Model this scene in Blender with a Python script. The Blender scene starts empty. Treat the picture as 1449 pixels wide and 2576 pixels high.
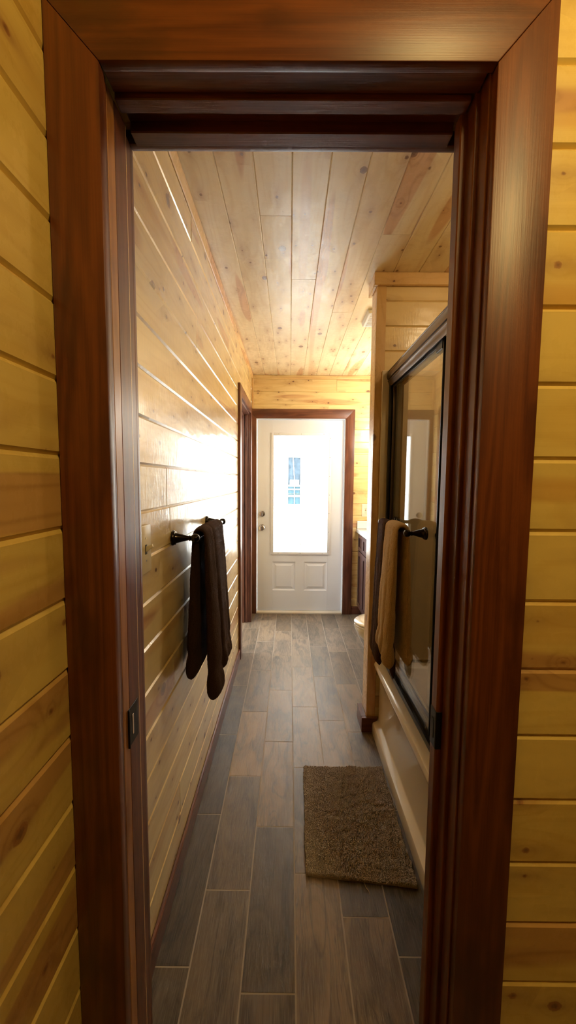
import bpy, bmesh, math, random
from mathutils import Matrix, Vector
random.seed(7)
C = bpy.context.scene.collection
PI = math.pi

# ------------------------------------------------------------------ materials
class NT:
    def __init__(s, name):
        s.m = bpy.data.materials.new(name); s.m.use_nodes = True
        s.t = s.m.node_tree; s.t.nodes.clear()
        s.out = s.t.nodes.new('ShaderNodeOutputMaterial')
    def n(s, typ, inp=None, **props):
        nd = s.t.nodes.new('ShaderNode' + typ)
        for k, v in props.items(): setattr(nd, k, v)
        for k, v in (inp or {}).items(): s.put(nd.inputs[k], v)
        return nd
    def put(s, sock, v):
        if isinstance(v, bpy.types.NodeSocket): s.t.links.new(v, sock)
        elif v is not None:
            if isinstance(v, (tuple, list)) and len(v) == 3 and sock.type == 'RGBA': v = (*v, 1)
            sock.default_value = v
    def math(s, op, a, b=None, c=None, clamp=False):
        nd = s.t.nodes.new('ShaderNodeMath'); nd.operation = op; nd.use_clamp = clamp
        for i, v in enumerate((a, b, c)):
            if v is not None: s.put(nd.inputs[i], v)
        return nd.outputs[0]
    def comb(s, x, y, z=0.0):
        return s.n('CombineXYZ', {0: x, 1: y, 2: z}).outputs[0]
    def noise(s, vec, scale=1.0, detail=3.0, rough=.5, dist=0.0, dim='3D'):
        return s.n('TexNoise', {'Vector': vec, 'Scale': scale, 'Detail': detail, 'Roughness': rough, 'Distortion': dist}, noise_dimensions=dim).outputs[0]
    def mix(s, f, a, b, mode='MIX'):
        nd = s.t.nodes.new('ShaderNodeMix'); nd.data_type = 'RGBA'; nd.blend_type = mode
        s.put(nd.inputs[0], f); s.put(nd.inputs[6], a); s.put(nd.inputs[7], b)
        return nd.outputs[2]
    def step(s, x, a, b):
        nd = s.n('MapRange', {0: x, 1: a, 2: b, 3: 0.0, 4: 1.0}, interpolation_type='SMOOTHSTEP')
        return nd.outputs[0]
    def bump(s, h, strength, dist, normal=None):
        nd = s.n('Bump', {'Height': h, 'Strength': strength, 'Distance': dist})
        if normal is not None: s.put(nd.inputs['Normal'], normal)
        return nd.outputs[0]
    def bsdf(s, color, rough, normal=None, metallic=0.0, coat=0.0, coat_rough=.1, spec=.5, sheen=0.0, coat_normal=None):
        b = s.n('BsdfPrincipled')
        s.put(b.inputs['Base Color'], color); s.put(b.inputs['Roughness'], rough)
        s.put(b.inputs['Metallic'], metallic); s.put(b.inputs['Coat Weight'], coat)
        s.put(b.inputs['Coat Roughness'], coat_rough); s.put(b.inputs['Specular IOR Level'], spec)
        if sheen: s.put(b.inputs['Sheen Weight'], sheen)
        if normal is not None: s.put(b.inputs['Normal'], normal)
        if coat_normal is not None: s.put(b.inputs['Coat Normal'], coat_normal)
        s.t.links.new(b.outputs[0], s.out.inputs[0]); return b

def pine(name, light, dark, knots=1.0, gloss=.12, coat=.6, chatter=1.0, kc1=(.24, .095, .035), kc2=(.12, .055, .035)):
    s = NT(name)
    uv = s.n('UVMap', uv_map='UVMap').outputs[0]
    sp = s.n('SeparateXYZ', {0: uv}); u, v = sp.outputs[0], sp.outputs[1]
    tone = s.n('SeparateColor', {0: s.n('VertexColor', layer_name='tone').outputs[0]})
    t1, t2, t3 = tone.outputs[0], tone.outputs[1], tone.outputs[2]
    wob_ = s.math('MULTIPLY', s.math('SUBTRACT', s.noise(uv, 160, 1, dim='2D'), .5), .004)
    def layer(su, sv, r0, r1, shift):
        p = s.comb(s.math('MULTIPLY', u, su), s.math('ADD', s.math('MULTIPLY', v, sv), shift))
        vo = s.n('TexVoronoi', {'Vector': p, 'Scale': 1.0, 'Randomness': .9}, voronoi_dimensions='2D')
        d = s.n('VectorMath', {0: p, 1: vo.outputs['Position']}, operation='SUBTRACT').outputs[0]
        ds = s.n('SeparateXYZ', {0: d})
        dx = s.math('DIVIDE', ds.outputs[0], su * 1.25); dy = s.math('DIVIDE', ds.outputs[1], sv)
        wob = wob_
        dist = s.math('ADD', s.math('SQRT', s.math('ADD', s.math('POWER', dx, 2.0), s.math('POWER', dy, 2.0))), wob)
        rc = s.n('SeparateColor', {0: vo.outputs['Color']}).outputs[0]
        rad = s.math('ADD', s.math('MULTIPLY', rc, r1 - r0), r0)
        rad = s.math('MAXIMUM', rad, 0.0)
        pres = s.step(rad, .0005, .003)
        m = s.math('MULTIPLY', s.step(s.math('SUBTRACT', rad, dist), -.0012, .0016), pres)
        core = s.math('MULTIPLY', s.step(s.math('SUBTRACT', s.math('MULTIPLY', rad, .45), dist), -.002, .002), pres)
        hal = s.math('MULTIPLY', s.math('POWER', 2.718, s.math('MULTIPLY', dist, -55.0)), pres)
        halo2 = s.math('MULTIPLY', s.math('POWER', 2.718, s.math('MULTIPLY', s.math('SQRT', s.math('ADD', s.math('POWER', s.math('MULTIPLY', dx, .35), 2.0), s.math('POWER', dy, 2.0))), -75.0)), pres)
        return m, core, hal, halo2
    m1, c1, h1, e1 = layer(2.1, 7.5, -.014 if knots <= 1 else -.012, .0190, 0.0)
    m2, c2, h2, e2 = layer(5.2, 14.0, -.009 if knots <= 1 else -.0050, .0055 if knots <= 1 else .0072, 3.7)
    hal = s.math('ADD', h1, s.math('MULTIPLY', h2, .5))
    f0 = s.noise(s.comb(s.math('MULTIPLY', u, .8), s.math('MULTIPLY', v, 8.0)), 1.0, 1.5, dim='2D')
    field = s.math('ADD', f0, s.math('MULTIPLY', hal, .55))
    ringw = s.math('SINE', s.math('MULTIPLY', field, 2 * PI * 8))
    ring = s.math('POWER', s.math('MULTIPLY_ADD', ringw, .5, .5), 3.0)
    fib = s.noise(s.comb(s.math('MULTIPLY', u, 9.0), s.math('MULTIPLY', v, 520.0)), 1.0, 2, dim='2D')
    strk = s.noise(s.comb(s.math('MULTIPLY', u, 1.1), s.math('MULTIPLY', v, 26.0)), 1.0, 2, dim='2D')
    f = s.math('ADD', s.math('MULTIPLY', ring, .34), s.math('MULTIPLY', s.math('SUBTRACT', strk, .45), .9))
    f = s.math('ADD', f, s.math('MULTIPLY', s.math('SUBTRACT', fib, .5), .35))
    f = s.math('ADD', f, s.math('MULTIPLY', s.math('SUBTRACT', t1, .5), .75), clamp=True)
    col = s.mix(f, light, dark)
    amber = s.math('MULTIPLY', s.step(s.noise(s.comb(s.math('MULTIPLY', u, .5), s.math('MULTIPLY', v, 11.0), t2), 1.0, 0.5), .60, .68), s.step(t2, .35, .75))
    col = s.mix(s.math('MULTIPLY', amber, .5), col, (dark[0] * .85, dark[1] * .62, dark[2] * .5))
    hw = s.step(s.math('ADD', s.noise(s.comb(s.math('MULTIPLY', u, .7), s.math('MULTIPLY', v, 7.0)), 1.0, 1, dim='2D'), s.math('MULTIPLY', t3, .35)), .66, .70)
    col = s.mix(s.math('MULTIPLY', hw, .62), col, s.mix(ring, (.55, .25, .10), (.40, .15, .055)))
    col = s.mix(s.math('MULTIPLY', s.math('ADD', e1, e2, clamp=True), .6), col, (.36, .17, .06))
    kc = s.mix(s.noise(uv, 300, 2, dim='2D'), kc1, kc2)
    col = s.mix(s.math('MULTIPLY', s.math('MAXIMUM', m1, m2), .85), col, kc)
    col = s.mix(s.math('MULTIPLY', s.math('MAXIMUM', c1, c2), .5), col, (.10, .05, .035))
    und = s.noise(s.comb(s.math('MULTIPLY', u, 5.0), s.math('MULTIPLY', v, 14.0)), 1.0, 2, dim='2D')
    cht = s.noise(s.comb(s.math('MULTIPLY', u, 95.0), s.math('MULTIPLY', v, 22.0)), 1.0, 3, dim='2D')
    hb = s.math('ADD', s.math('MULTIPLY', und, 2.2), s.math('MULTIPLY', cht, .09 * chatter))
    hb = s.math('ADD', hb, s.math('MULTIPLY', fib, .025))
    nrm = s.bump(hb, .55, .0016)
    pat = s.noise(s.comb(s.math('MULTIPLY', u, 38.0), s.math('MULTIPLY', v, 26.0)), 1.0, 3, .7, 0.0, dim='2D')
    big = s.noise(s.comb(s.math('MULTIPLY', u, 5.0), s.math('MULTIPLY', v, 9.0), t1), 1.0, 2)
    pt = s.step(s.math('ADD', pat, s.math('MULTIPLY', s.math('SUBTRACT', big, .5), 1.2)), .42, .56)
    cr_ = s.math('MULTIPLY_ADD', pt, .11, gloss)
    s.bsdf(col, s.math('MULTIPLY_ADD', pt, .03, .36), nrm, coat=coat, coat_rough=cr_, coat_normal=nrm, spec=.6)
    return s.m

def stain(name, a, b, c, gloss=.18, coat=.7):
    s = NT(name)
    uv = s.n('UVMap', uv_map='UVMap').outputs[0]
    sp = s.n('SeparateXYZ', {0: uv}); u, v = sp.outputs[0], sp.outputs[1]
    f0 = s.noise(s.comb(s.math('MULTIPLY', u, .7), s.math('MULTIPLY', v, 12.0)), 1.0, 2, dim='2D')
    ring = s.math('MULTIPLY_ADD', s.math('SINE', s.math('MULTIPLY', f0, 2 * PI * 7)), .5, .5)
    fib = s.noise(s.comb(s.math('MULTIPLY', u, 7.0), s.math('MULTIPLY', v, 380.0)), 1.0, 3, dim='2D')
    blot = s.noise(s.comb(s.math('MULTIPLY', u, 4.5), s.math('MULTIPLY', v, 15.0)), 1.0, 4, dim='2D')
    f = s.math('ADD', s.math('MULTIPLY', ring, .45), s.math('MULTIPLY', s.math('SUBTRACT', fib, .4), .6))
    col = s.mix(s.math('MULTIPLY', f, 1.0, clamp=True), a, b)
    col = s.mix(s.math('MULTIPLY', s.step(blot, .48, .72), .7), col, c)
    nrm = s.bump(s.math('ADD', fib, s.math('MULTIPLY', f0, 2.0)), .3, .0006)
    s.bsdf(col, .38, nrm, coat=coat, coat_rough=gloss, coat_normal=s.bump(f0, .3, .001), spec=.4)
    return s.m

def plain(name, col, rough, metallic=0.0, coat=0.0, nscale=0, nstr=.2, ndist=.001, var=0.0, spec=.5, cr=.1):
    s = NT(name); nrm = None; c = col
    oc = s.n('TexCoord').outputs['Object']
    if nscale: nrm = s.bump(s.noise(oc, nscale, 4), nstr, ndist)
    if var: c = s.mix(s.noise(oc, 18, 4), tuple(x * (1 - var) for x in col), tuple(min(1, x * (1 + var)) for x in col))
    s.bsdf(c, rough, nrm, metallic=metallic, coat=coat, coat_rough=cr, spec=spec)
    return s.m

def tilemat():
    s = NT('wood_look_tile')
    uv = s.n('UVMap', uv_map='UVMap').outputs[0]
    sp = s.n('SeparateXYZ', {0: uv}); u, v = sp.outputs[0], sp.outputs[1]
    tone = s.n('SeparateColor', {0: s.n('VertexColor', layer_name='tone').outputs[0]})
    t1, t2 = tone.outputs[0], tone.outputs[1]
    blot = s.noise(s.comb(s.math('MULTIPLY', u, 3.6), s.math('MULTIPLY', v, 11.0)), 1.0, 6, .65, .8, dim='2D')
    vein = s.noise(s.comb(s.math('MULTIPLY', u, 1.6), s.math('MULTIPLY', v, 13.0)), 1.0, 2, .5, 1.0, dim='2D')
    fib = s.noise(s.comb(s.math('MULTIPLY', u, 14.0), s.math('MULTIPLY', v, 330.0)), 1.0, 3, .6, dim='2D')
    col = s.mix(t2, (.145, .108, .075), (.240, .165, .100))
    col = s.mix(s.step(blot, .38, .66), col, s.mix(t2, (.070, .054, .042), (.135, .095, .064)))
    col = s.mix(s.math('MULTIPLY', s.math('SUBTRACT', 1.0, s.step(s.math('ABSOLUTE', s.math('SUBTRACT', vein, .5)), .0, .035)), .5), col, (.045, .036, .030))
    col = s.mix(s.math('MULTIPLY', s.step(fib, .40, .75), .42), col, (.30, .25, .19))
    col = s.mix(1.0, col, s.n('CombineColor', {0: t1, 1: t1, 2: t1}).outputs[0], 'MULTIPLY')
    nrm = s.bump(s.math('ADD', fib, blot), .35, .0009)
    s.bsdf(col, s.math('MULTIPLY_ADD', fib, .2, .32), nrm, spec=.45)
    return s.m

def terry(name, a, b, sheen=.5, scale=480):
    s = NT(name); oc = s.n('TexCoord').outputs['Object']
    n1 = s.noise(oc, scale, 3, .6); n2 = s.noise(oc, 60, 3)
    col = s.mix(s.step(n1, .35, .65), a, b)
    col = s.mix(s.math('MULTIPLY', n2, .35), col, a)
    nrm = s.bump(s.math('ADD', n1, s.math('MULTIPLY', n2, .6)), .9, .0025)
    b_ = s.bsdf(col, .95, nrm, spec=.1, sheen=sheen)
    s.put(b_.inputs['Sheen Tint'], (*[min(1, x * 2.5) for x in b], 1)); s.put(b_.inputs['Sheen Roughness'], .5)
    return s.m

def glass(name, tint=(1, 1, 1), ior=1.5, refl=1.0, fog=0.0):
    s = NT(name)
    fc = s.n('LayerWeight', {'Blend': .5}).outputs['Facing']
    f0 = ((ior - 1) / (ior + 1)) ** 2
    fr = s.math('MULTIPLY_ADD', s.math('POWER', fc, 5.0), 1 - f0, f0)
    tr = s.n('BsdfTransparent', {'Color': tint}).outputs[0]
    gl = s.n('BsdfGlossy', {'Color': (1, 1, 1), 'Roughness': 0.0}).outputs[0]
    mx = s.n('MixShader', {0: s.math('MULTIPLY', fr, refl, clamp=True), 1: tr, 2: gl}).outputs[0]
    s.t.links.new(mx, s.out.inputs[0]); return s.m

def emis(name, col, st):
    s = NT(name); e = s.n('Emission', {'Color': (*col, 1), 'Strength': st})
    s.t.links.new(e.outputs[0], s.out.inputs[0]); return s.m

PINE = pine('varnished_knotty_pine', (.77, .59, .28), (.63, .42, .155), knots=1.5, gloss=.10, coat=.8, chatter=5.5)
PINE_C = pine('ceiling_knotty_pine', (.79, .68, .48), (.67, .51, .30), knots=2, gloss=.22, coat=.35)
PINE_T = pine('pine_trim_board', (.70, .46, .19), (.54, .31, .10), knots=.5, gloss=.2, coat=.4)
PINE_H = pine('hall_knotty_pine', (.82, .59, .165), (.70, .45, .095), kc1=(.42, .19, .055), kc2=(.34, .13, .035), knots=1.5, gloss=.25, coat=.25, chatter=1.0)
STAIN_O = stain('light_orange_stain', (.34, .13, .025), (.50, .22, .05), (.13, .04, .010), gloss=.3, coat=.3)  # lighter orange tone for one narrow strip of the left jamb
STAIN = stain('mahogany_stained_wood', (.115, .027, .006), (.240, .068, .014), (.065, .015, .004), gloss=.42, coat=.28)
STAIN_L = stain('worn_mahogany_stain', (.095, .026, .013), (.215, .080, .038), (.065, .017, .009), gloss=.3, coat=.4)
TILE = tilemat()
GROUT = plain('grout', (.34, .28, .22), .9, nscale=300)
WHITE = plain('white_door_paint', (.80, .83, .90), .38, nscale=120, nstr=.05)
VINYL = plain('white_vinyl', (.84, .86, .90), .35)
TUBM = plain('cream_acrylic', (.70, .62, .50), .16, coat=.6, cr=.06)
SURR = plain('cream_surround', (.66, .57, .43), .28, coat=.3)
BRONZE = plain('oil_rubbed_bronze', (.018, .012, .010), .26, metallic=.85, var=.3, coat=.4)
BRONZE_S = plain('satin_bronze_rail', (.12, .085, .062), .33, metallic=.9, nscale=200, nstr=.05)
BLACK = plain('black_hardware', (.012, .011, .011), .4, metallic=.5)
NICKEL = plain('satin_nickel', (.55, .52, .50), .25, metallic=1.0)
STEEL = plain('bare_steel', (.75, .62, .5), .3, metallic=1.0)
IVORY = plain('ivory_plastic', (.72, .62, .42), .35)
IVORY_L = plain('light_almond_plastic', (.80, .72, .55), .35)
DARKSLOT = plain('dark_slot', (.03, .025, .02), .6)
REDBTN = plain('red_button', (.35, .05, .03), .4)
PORC = plain('porcelain', (.82, .77, .68), .08, coat=.8, cr=.03)
COUNTER = plain('white_cultured_marble', (.86, .84, .80), .18, coat=.5)
CAB = stain('espresso_cabinet_stain', (.055, .022, .018), (.075, .032, .026), (.045, .018, .015), gloss=.25, coat=.5)
BROWN = terry('dark_brown_terry', (.030, .015, .010), (.060, .031, .021), .35)
BROWN2 = terry('chocolate_terry', (.050, .026, .020), (.090, .050, .040), .3)
TAN = terry('tan_terry', (.46, .30, .15), (.64, .44, .25), .25)
MAT = terry('taupe_chenille', (.36, .295, .24), (.56, .475, .395), .15, scale=260)
MATB = plain('taupe_backing', (.36, .28, .21), .9, nscale=200)
GLASS_D = glass('clear_door_glass', (.97, .985, .98), 1.45, .8)
GLASS_S = glass('shower_glass', (.95, .955, .93), 1.5, 1.0)
SIDING = plain('white_siding', (.82, .82, .80), .7, nscale=20)
WINGL = plain('dark_window_glass', (.042, .072, .088), .5, var=.5, spec=0)
WINGL2 = plain('dark_window_glass_upper', (.045, .060, .075), .5, var=.6, spec=0)
GROUND = plain('pale_gravel', (.62, .60, .57), .95, nscale=60, var=.15)
DRYW = plain('pale_room_paint', (.75, .72, .66), .7)
SHADE = emis('lamp_shade_glow', (1.0, .80, .50), 8.0)

# ------------------------------------------------------------------ mesh builder
class MB:
    def __init__(s): s.v = []; s.f = []; s.uv = []; s.tn = []; s.mi = []
    def add(s, vs, fs, grain=2, off=(0, 0), tone=(.5, .5), mi=0, uvf=None):
        b = len(s.v); s.v += [tuple(v) for v in vs]
        o = [i for i in range(3) if i != grain]
        for f in fs:
            s.f.append([b + i for i in f])
            if uvf: s.uv.append([uvf(vs[i]) for i in f])
            else: s.uv.append([(vs[i][grain] + off[0], vs[i][o[0]] + vs[i][o[1]] + off[1]) for i in f])
            s.tn.append(tone); s.mi.append(mi)
    def box(s, x0, x1, y0, y1, z0, z1, bev=.001, grain=None, mi=0, tone=None, seg=1):
        if grain is None:
            d = (abs(x1 - x0), abs(y1 - y0), abs(z1 - z0)); grain = d.index(max(d))
        bm = bmesh.new(); bmesh.ops.create_cube(bm, size=1)
        for v in bm.verts: v.co = ((x0 + x1) / 2 + v.co.x * (x1 - x0), (y0 + y1) / 2 + v.co.y * (y1 - y0), (z0 + z1) / 2 + v.co.z * (z1 - z0))
        if bev: bmesh.ops.bevel(bm, geom=bm.edges[:] , offset=bev, segments=seg, affect='EDGES', profile=.5)
        bm.normal_update()
        bmesh.ops.recalc_face_normals(bm, faces=bm.faces[:])
        bm.verts.index_update()
        vs = [tuple(v.co) for v in bm.verts]; fs = [[v.index for v in f.verts] for f in bm.faces]; bm.free()
        s.add(vs, fs, grain, (random.uniform(0, 50), random.uniform(0, 50)), tone or (random.random(), random.random()), mi)
        return s
    def prism(s, poly, axis, a, b, grain=2, bev=.0015, mi=0, tone=None):
        """poly: 2D points in the two other axes (in xyz order), extruded along axis from a to b"""
        o = [i for i in range(3) if i != axis]
        def P(p, t):
            r = [0, 0, 0]; r[o[0]] = p[0]; r[o[1]] = p[1]; r[axis] = t; return r
        bm = bmesh.new()
        lo = [bm.verts.new(P(p, a)) for p in poly]; hi = [bm.verts.new(P(p, b)) for p in poly]
        n = len(poly); bm.faces.new(lo); bm.faces.new(hi[::-1])
        for i in range(n): bm.faces.new((lo[i], hi[i], hi[(i + 1) % n], lo[(i + 1) % n]))
        bmesh.ops.recalc_face_normals(bm, faces=bm.faces[:])
        if bev: bmesh.ops.bevel(bm, geom=bm.edges[:], offset=bev, segments=2, affect='EDGES', profile=.5)
        bmesh.ops.recalc_face_normals(bm, faces=bm.faces[:])
        bm.verts.index_update()
        vs = [tuple(v.co) for v in bm.verts]; fs = [[v.index for v in f.verts] for f in bm.faces]; bm.free()
        s.add(vs, fs, grain, (random.uniform(0, 50), random.uniform(0, 50)), tone or (random.random(), random.random()), mi)
        return s
    def loft(s, rings, closed=True, caps=True, mi=0, grain=2):
        n = len(rings[0]); vs = [p for r in rings for p in r]; fs = []
        for i in range(len(rings) - 1):
            for j in range(n if closed else n - 1):
                k = (j + 1) % n
                fs.append([i * n + j, i * n + k, (i + 1) * n + k, (i + 1) * n + j])
        if caps and closed: fs.append(list(range(n))[::-1]); fs.append([(len(rings) - 1) * n + j for j in range(n)])
        s.add(vs, fs, grain, mi=mi); return s
    def lathe(s, c, axis, prof, seg=28, mi=0):
        """prof: list of (distance along axis, radius)"""
        c = Vector(c); ax = Vector(axis).normalized()
        e1 = ax.orthogonal().normalized(); e2 = ax.cross(e1)
        rings = [[tuple(c + ax * t + (e1 * math.cos(2 * PI * k / seg) + e2 * math.sin(2 * PI * k / seg)) * max(r, 1e-5)) for k in range(seg)] for t, r in prof]
        return s.loft(rings, mi=mi)
    def tube(s, pts, r, seg=14, mi=0):
        rings = []
        for i, p in enumerate(pts):
            p = Vector(p); d = (Vector(pts[min(i + 1, len(pts) - 1)]) - Vector(pts[max(i - 1, 0)])).normalized()
            e1 = d.orthogonal().normalized(); e2 = d.cross(e1)
            rings.append([tuple(p + (e1 * math.cos(2 * PI * k / seg) + e2 * math.sin(2 * PI * k / seg)) * r) for k in range(seg)])
        return s.loft(rings, mi=mi)
    def build(s, name, mats, parent=None, smooth=False, fix=True):
        me = bpy.data.meshes.new(name); me.from_pydata(s.v, [], s.f)
        me.color_attributes.new('tone', 'FLOAT_COLOR', 'CORNER'); me.uv_layers.new(name='UVMap')
        li = 0; uvd = []; cd = []
        for f, uv, t in zip(s.f, s.uv, s.tn):
            for p in uv: uvd += p; cd += (t[0], t[1], t[2] if len(t) > 2 else 0, 1)
        me.uv_layers['UVMap'].data.foreach_set('uv', uvd); me.color_attributes['tone'].data.foreach_set('color', cd)
        if not isinstance(mats, (list, tuple)): mats = [mats]
        for m in mats: me.materials.append(m)
        me.polygons.foreach_set('material_index', s.mi)
        me.polygons.foreach_set('use_smooth', [bool(smooth)] * len(s.f))
        me.validate()
        if fix:
            bm = bmesh.new(); bm.from_mesh(me); bmesh.ops.recalc_face_normals(bm, faces=bm.faces[:]); bm.to_mesh(me); bm.free()
        me.update()
        if smooth == 'auto':
            try: me.set_sharp_from_angle(angle=math.radians(35))
            except Exception: pass
        o = bpy.data.objects.new(name, me); C.objects.link(o)
        if parent is not None:
            o.parent = parent; o.matrix_parent_inverse = parent.matrix_world.inverted() if False else Matrix.Translation(parent.location).inverted()
        return o

def thing(name, label, cat, loc=(0, 0, 0), group=None):
    o = bpy.data.objects.new(name, None); C.objects.link(o); o.location = loc
    o.empty_display_size = .05
    o['label'] = label; o['category'] = cat
    if group: o['group'] = group
    return o
def tag(o, label, cat, group=None):
    o['label'] = label; o['category'] = cat
    if group: o['group'] = group
    return o
def struct(o, label=None, cat=None):
    o['kind'] = 'structure'
    if label: o['label'] = label
    if cat: o['category'] = cat
    return o

# ------------------------------------------------------------------ boards
SZ0, SZ = 1.321, .1258
def boards(mb, org, U, V, N, u0, u1, v0, v1, seam0, pitch, opening=None, joints=(), rand=2.4, w=.0055, dep=.0050, core=.09, th=.018, tilt=.0006, coremi=0, tonef=None):
    """org+U*u+V*v is the face plane, N points out to the room"""
    org, U, V, N = map(Vector, (org, U, V, N))
    k0 = math.floor((v0 - seam0) / pitch); k = k0
    while seam0 + k * pitch < v1 - 1e-6:
        a, b = max(v0, seam0 + k * pitch), min(v1, seam0 + (k + 1) * pitch)
        cuts = [u0, u1]
        js = [j for (kk, j) in joints if kk == k]
        cuts += js
        if not js and rand:
            x = u0 + random.uniform(.3, rand)
            while x < u1 - .3:
                if not any(abs(x - c) < .5 for c in cuts): cuts.append(x)
                x += random.uniform(1.6, rand + 1.2)
        segs = []
        cuts = sorted(cuts)
        for s0, s1 in zip(cuts[:-1], cuts[1:]):
            if opening and a < opening[3] and s1 > opening[0] and s0 < opening[1] and b > opening[2]:
                if s0 < opening[0]: segs.append((s0, opening[0], a, b))
                if s1 > opening[1]: segs.append((opening[1], s1, a, b))
                if b > opening[3] + .004: segs.append((max(s0, opening[0]), min(s1, opening[1]), opening[3], b))
            else: segs.append((s0, s1, a, b))
        for s0, s1, aa, bb in segs:
            if s1 - s0 < .003 or bb - aa < .003: continue
            g = .0009; ru, rv = random.uniform(0, 60), random.uniform(0, 60)
            tone = tonef(k, s0) if tonef and tonef(k, s0) else (min(1, max(0, random.gauss(.42, .22))), random.random(), .35 if random.random() < .08 else 0)
            t0, t1 = random.uniform(-tilt, tilt), random.uniform(-tilt, tilt)
            ww = min(w, (bb - aa) / 3)
            prof = [(aa, -dep), (aa + ww, t0), (bb - ww, t1), (bb, -dep)]
            P = lambda u, v, n: tuple(org + U * u + V * v + N * n)
            su, eu = s0 + (g if s0 > u0 else 0), s1 - (g if s1 < u1 else 0)
            vs = [P(su, v, n) for v, n in prof] + [P(eu, v, n) for v, n in prof]
            uvs = {i: (su + ru, prof[i][0] + rv) for i in range(4)}; uvs.update({i + 4: (eu + ru, prof[i][0] + rv) for i in range(4)})
            vs += [P(su, aa, -th), P(su, bb, -th), P(eu, aa, -th), P(eu, bb, -th)]
            uvs.update({8: (su + ru, aa + rv), 9: (su + ru, bb + rv), 10: (eu + ru, aa + rv), 11: (eu + ru, bb + rv)})
            fs = [[0, 1, 5, 4], [1, 2, 6, 5], [2, 3, 7, 6], [8, 0, 4, 10], [3, 9, 11, 7], [0, 8, 9, 3, 2, 1], [4, 5, 6, 7, 11, 10]]
            base = len(mb.v); mb.v += vs
            for f in fs:
                mb.f.append([base + i for i in f]); mb.uv.append([uvs[i] for i in f]); mb.tn.append(tone); mb.mi.append(0)
        k += 1
    if core:
        regs = [(u0, u1, v0, v1)]
        if opening:
            o = opening; regs = [(u0, o[0], v0, v1), (o[1], u1, v0, v1), (o[0], o[1], o[3], v1)]
            if o[2] > v0: regs.append((o[0], o[1], v0, o[2]))
        for a, b, c, d in regs:
            if b - a < .002: continue
            cs = [org + U * a + V * c - N * (th - .006), org + U * b + V * d - N * (th + core)]
            lo = [min(p[i] for p in cs) for i in range(3)]; hi = [max(p[i] for p in cs) for i in range(3)]
            mb.box(lo[0], hi[0], lo[1], hi[1], lo[2], hi[2], bev=0, mi=coremi, tone=(.9, .1))

XL, XR, YB, YF, CEIL = -.39, 1.21, 4.0, .6726, 2.4722
YI = .806            # inside face of the doorway wall
OXL, OXR, OZT = -.327, .337, 2.080   # rough doorway opening

HX, HY = 4.4, -4.8
def row_of(z): return math.floor((z - SZ0) / SZ)
# left wall (runs from the hall into the bathroom)
LJ = [(row_of(2.40), 1.58), (row_of(2.0), 1.645), (row_of(1.89), 2.14), (row_of(1.25), 1.253), (row_of(.75), 1.27), (row_of(.25), 1.317)]
LJ += [(row_of(2.13), 2.6), (row_of(1.5), 2.35)]
for z in (2.27, 1.76, 1.63, 1.13, 1.0, .88, .6, .5, .38, .1): LJ.append((row_of(z), random.choice([1.9, 3.4, 2.5, 2.8])))
m = MB(); boards(m, (XL, 0, 0), (0, 1, 0), (0, 0, 1), (1, 0, 0), .71, YB, 0, CEIL, SZ0, SZ, opening=(3.02, 3.74, -1, 2.045), joints=LJ, core=.10)
struct(m.build('wall_left', PINE))
m = MB(); boards(m, (XL, 0, 0), (0, 1, 0), (0, 0, 1), (1, 0, 0), HY, .71, 0, CEIL, SZ0, SZ, joints=[(k, .2 if k % 3 == 0 else -.9) for k in range(-12, 12)], core=.10, w=.0065, dep=.0055)
struct(m.build('wall_hall_left', PINE_H))
# far wall with the exterior door
m = MB(); boards(m, (0, YB, 0), (1, 0, 0), (0, 0, 1), (0, -1, 0), XL, XR, 0, CEIL, SZ0 - .02, SZ, opening=(-.355, .577, -1, 2.05), rand=0, joints=[(row_of(2.36), .47), (row_of(1.2), 5)], core=.12)
struct(m.build('wall_back', PINE))
# right wall
m = MB(); boards(m, (XR, 0, 0), (0, 1, 0), (0, 0, 1), (-1, 0, 0), YI - .1, YB, 0, CEIL, SZ0, SZ, core=.1)
struct(m.build('wall_right', PINE))
# doorway wall : hall side and bathroom side
m = MB(); boards(m, (0, YF, 0), (1, 0, 0), (0, 0, 1), (0, -1, 0), XL, HX, 0, CEIL, SZ0, SZ, opening=(OXL, OXR, -1, OZT), rand=0, core=.098, w=.006, dep=.005)
boards(m, (0, YI, 0), (1, 0, 0), (0, 0, 1), (0, 1, 0), XL, XR, 0, CEIL, SZ0, SZ, opening=(OXL, OXR, -1, OZT), core=0)
struct(m.build('wall_front', PINE_H))
# hall behind the camera
m = MB(); boards(m, (HX, 0, 0), (0, 1, 0), (0, 0, 1), (-1, 0, 0), HY, YF, 0, CEIL, SZ0, SZ)
struct(m.build('wall_hall_right', PINE_H))
m = MB(); boards(m, (0, HY, 0), (1, 0, 0), (0, 0, 1), (0, 1, 0), XL, HX, 0, CEIL, SZ0, SZ)
struct(m.build('wall_hall_rear', PINE_H))
# ceiling, boards run away from the camera
CJ = [(-1, 1.65), (0, 2.142), (3, 1.764), (2, 2.54)]
m = MB(); boards(m, (0, 0, CEIL), (0, 1, 0), (1, 0, 0), (0, 0, -1), YI - .1, YB + .12, XL - .11, XR + .11, 0, .13, tonef=lambda k, s0: (.5, .5, .55) if (k, s0 < 1.7) == (3, True) else None, joints=CJ + [(i, 9) for i in (-4, -3, -2, 1, 4, 5, 6)], w=.003, dep=.0035, core=.06)
struct(m.build('ceiling', PINE_C))
m = MB(); boards(m, (0, 0, CEIL), (0, 1, 0), (1, 0, 0), (0, 0, -1), HY - .1, YI - .1, XL - .11, HX + .1, 0, .13, w=.003, dep=.0035, core=.06)
struct(m.build('ceiling_hall', PINE_C))

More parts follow.
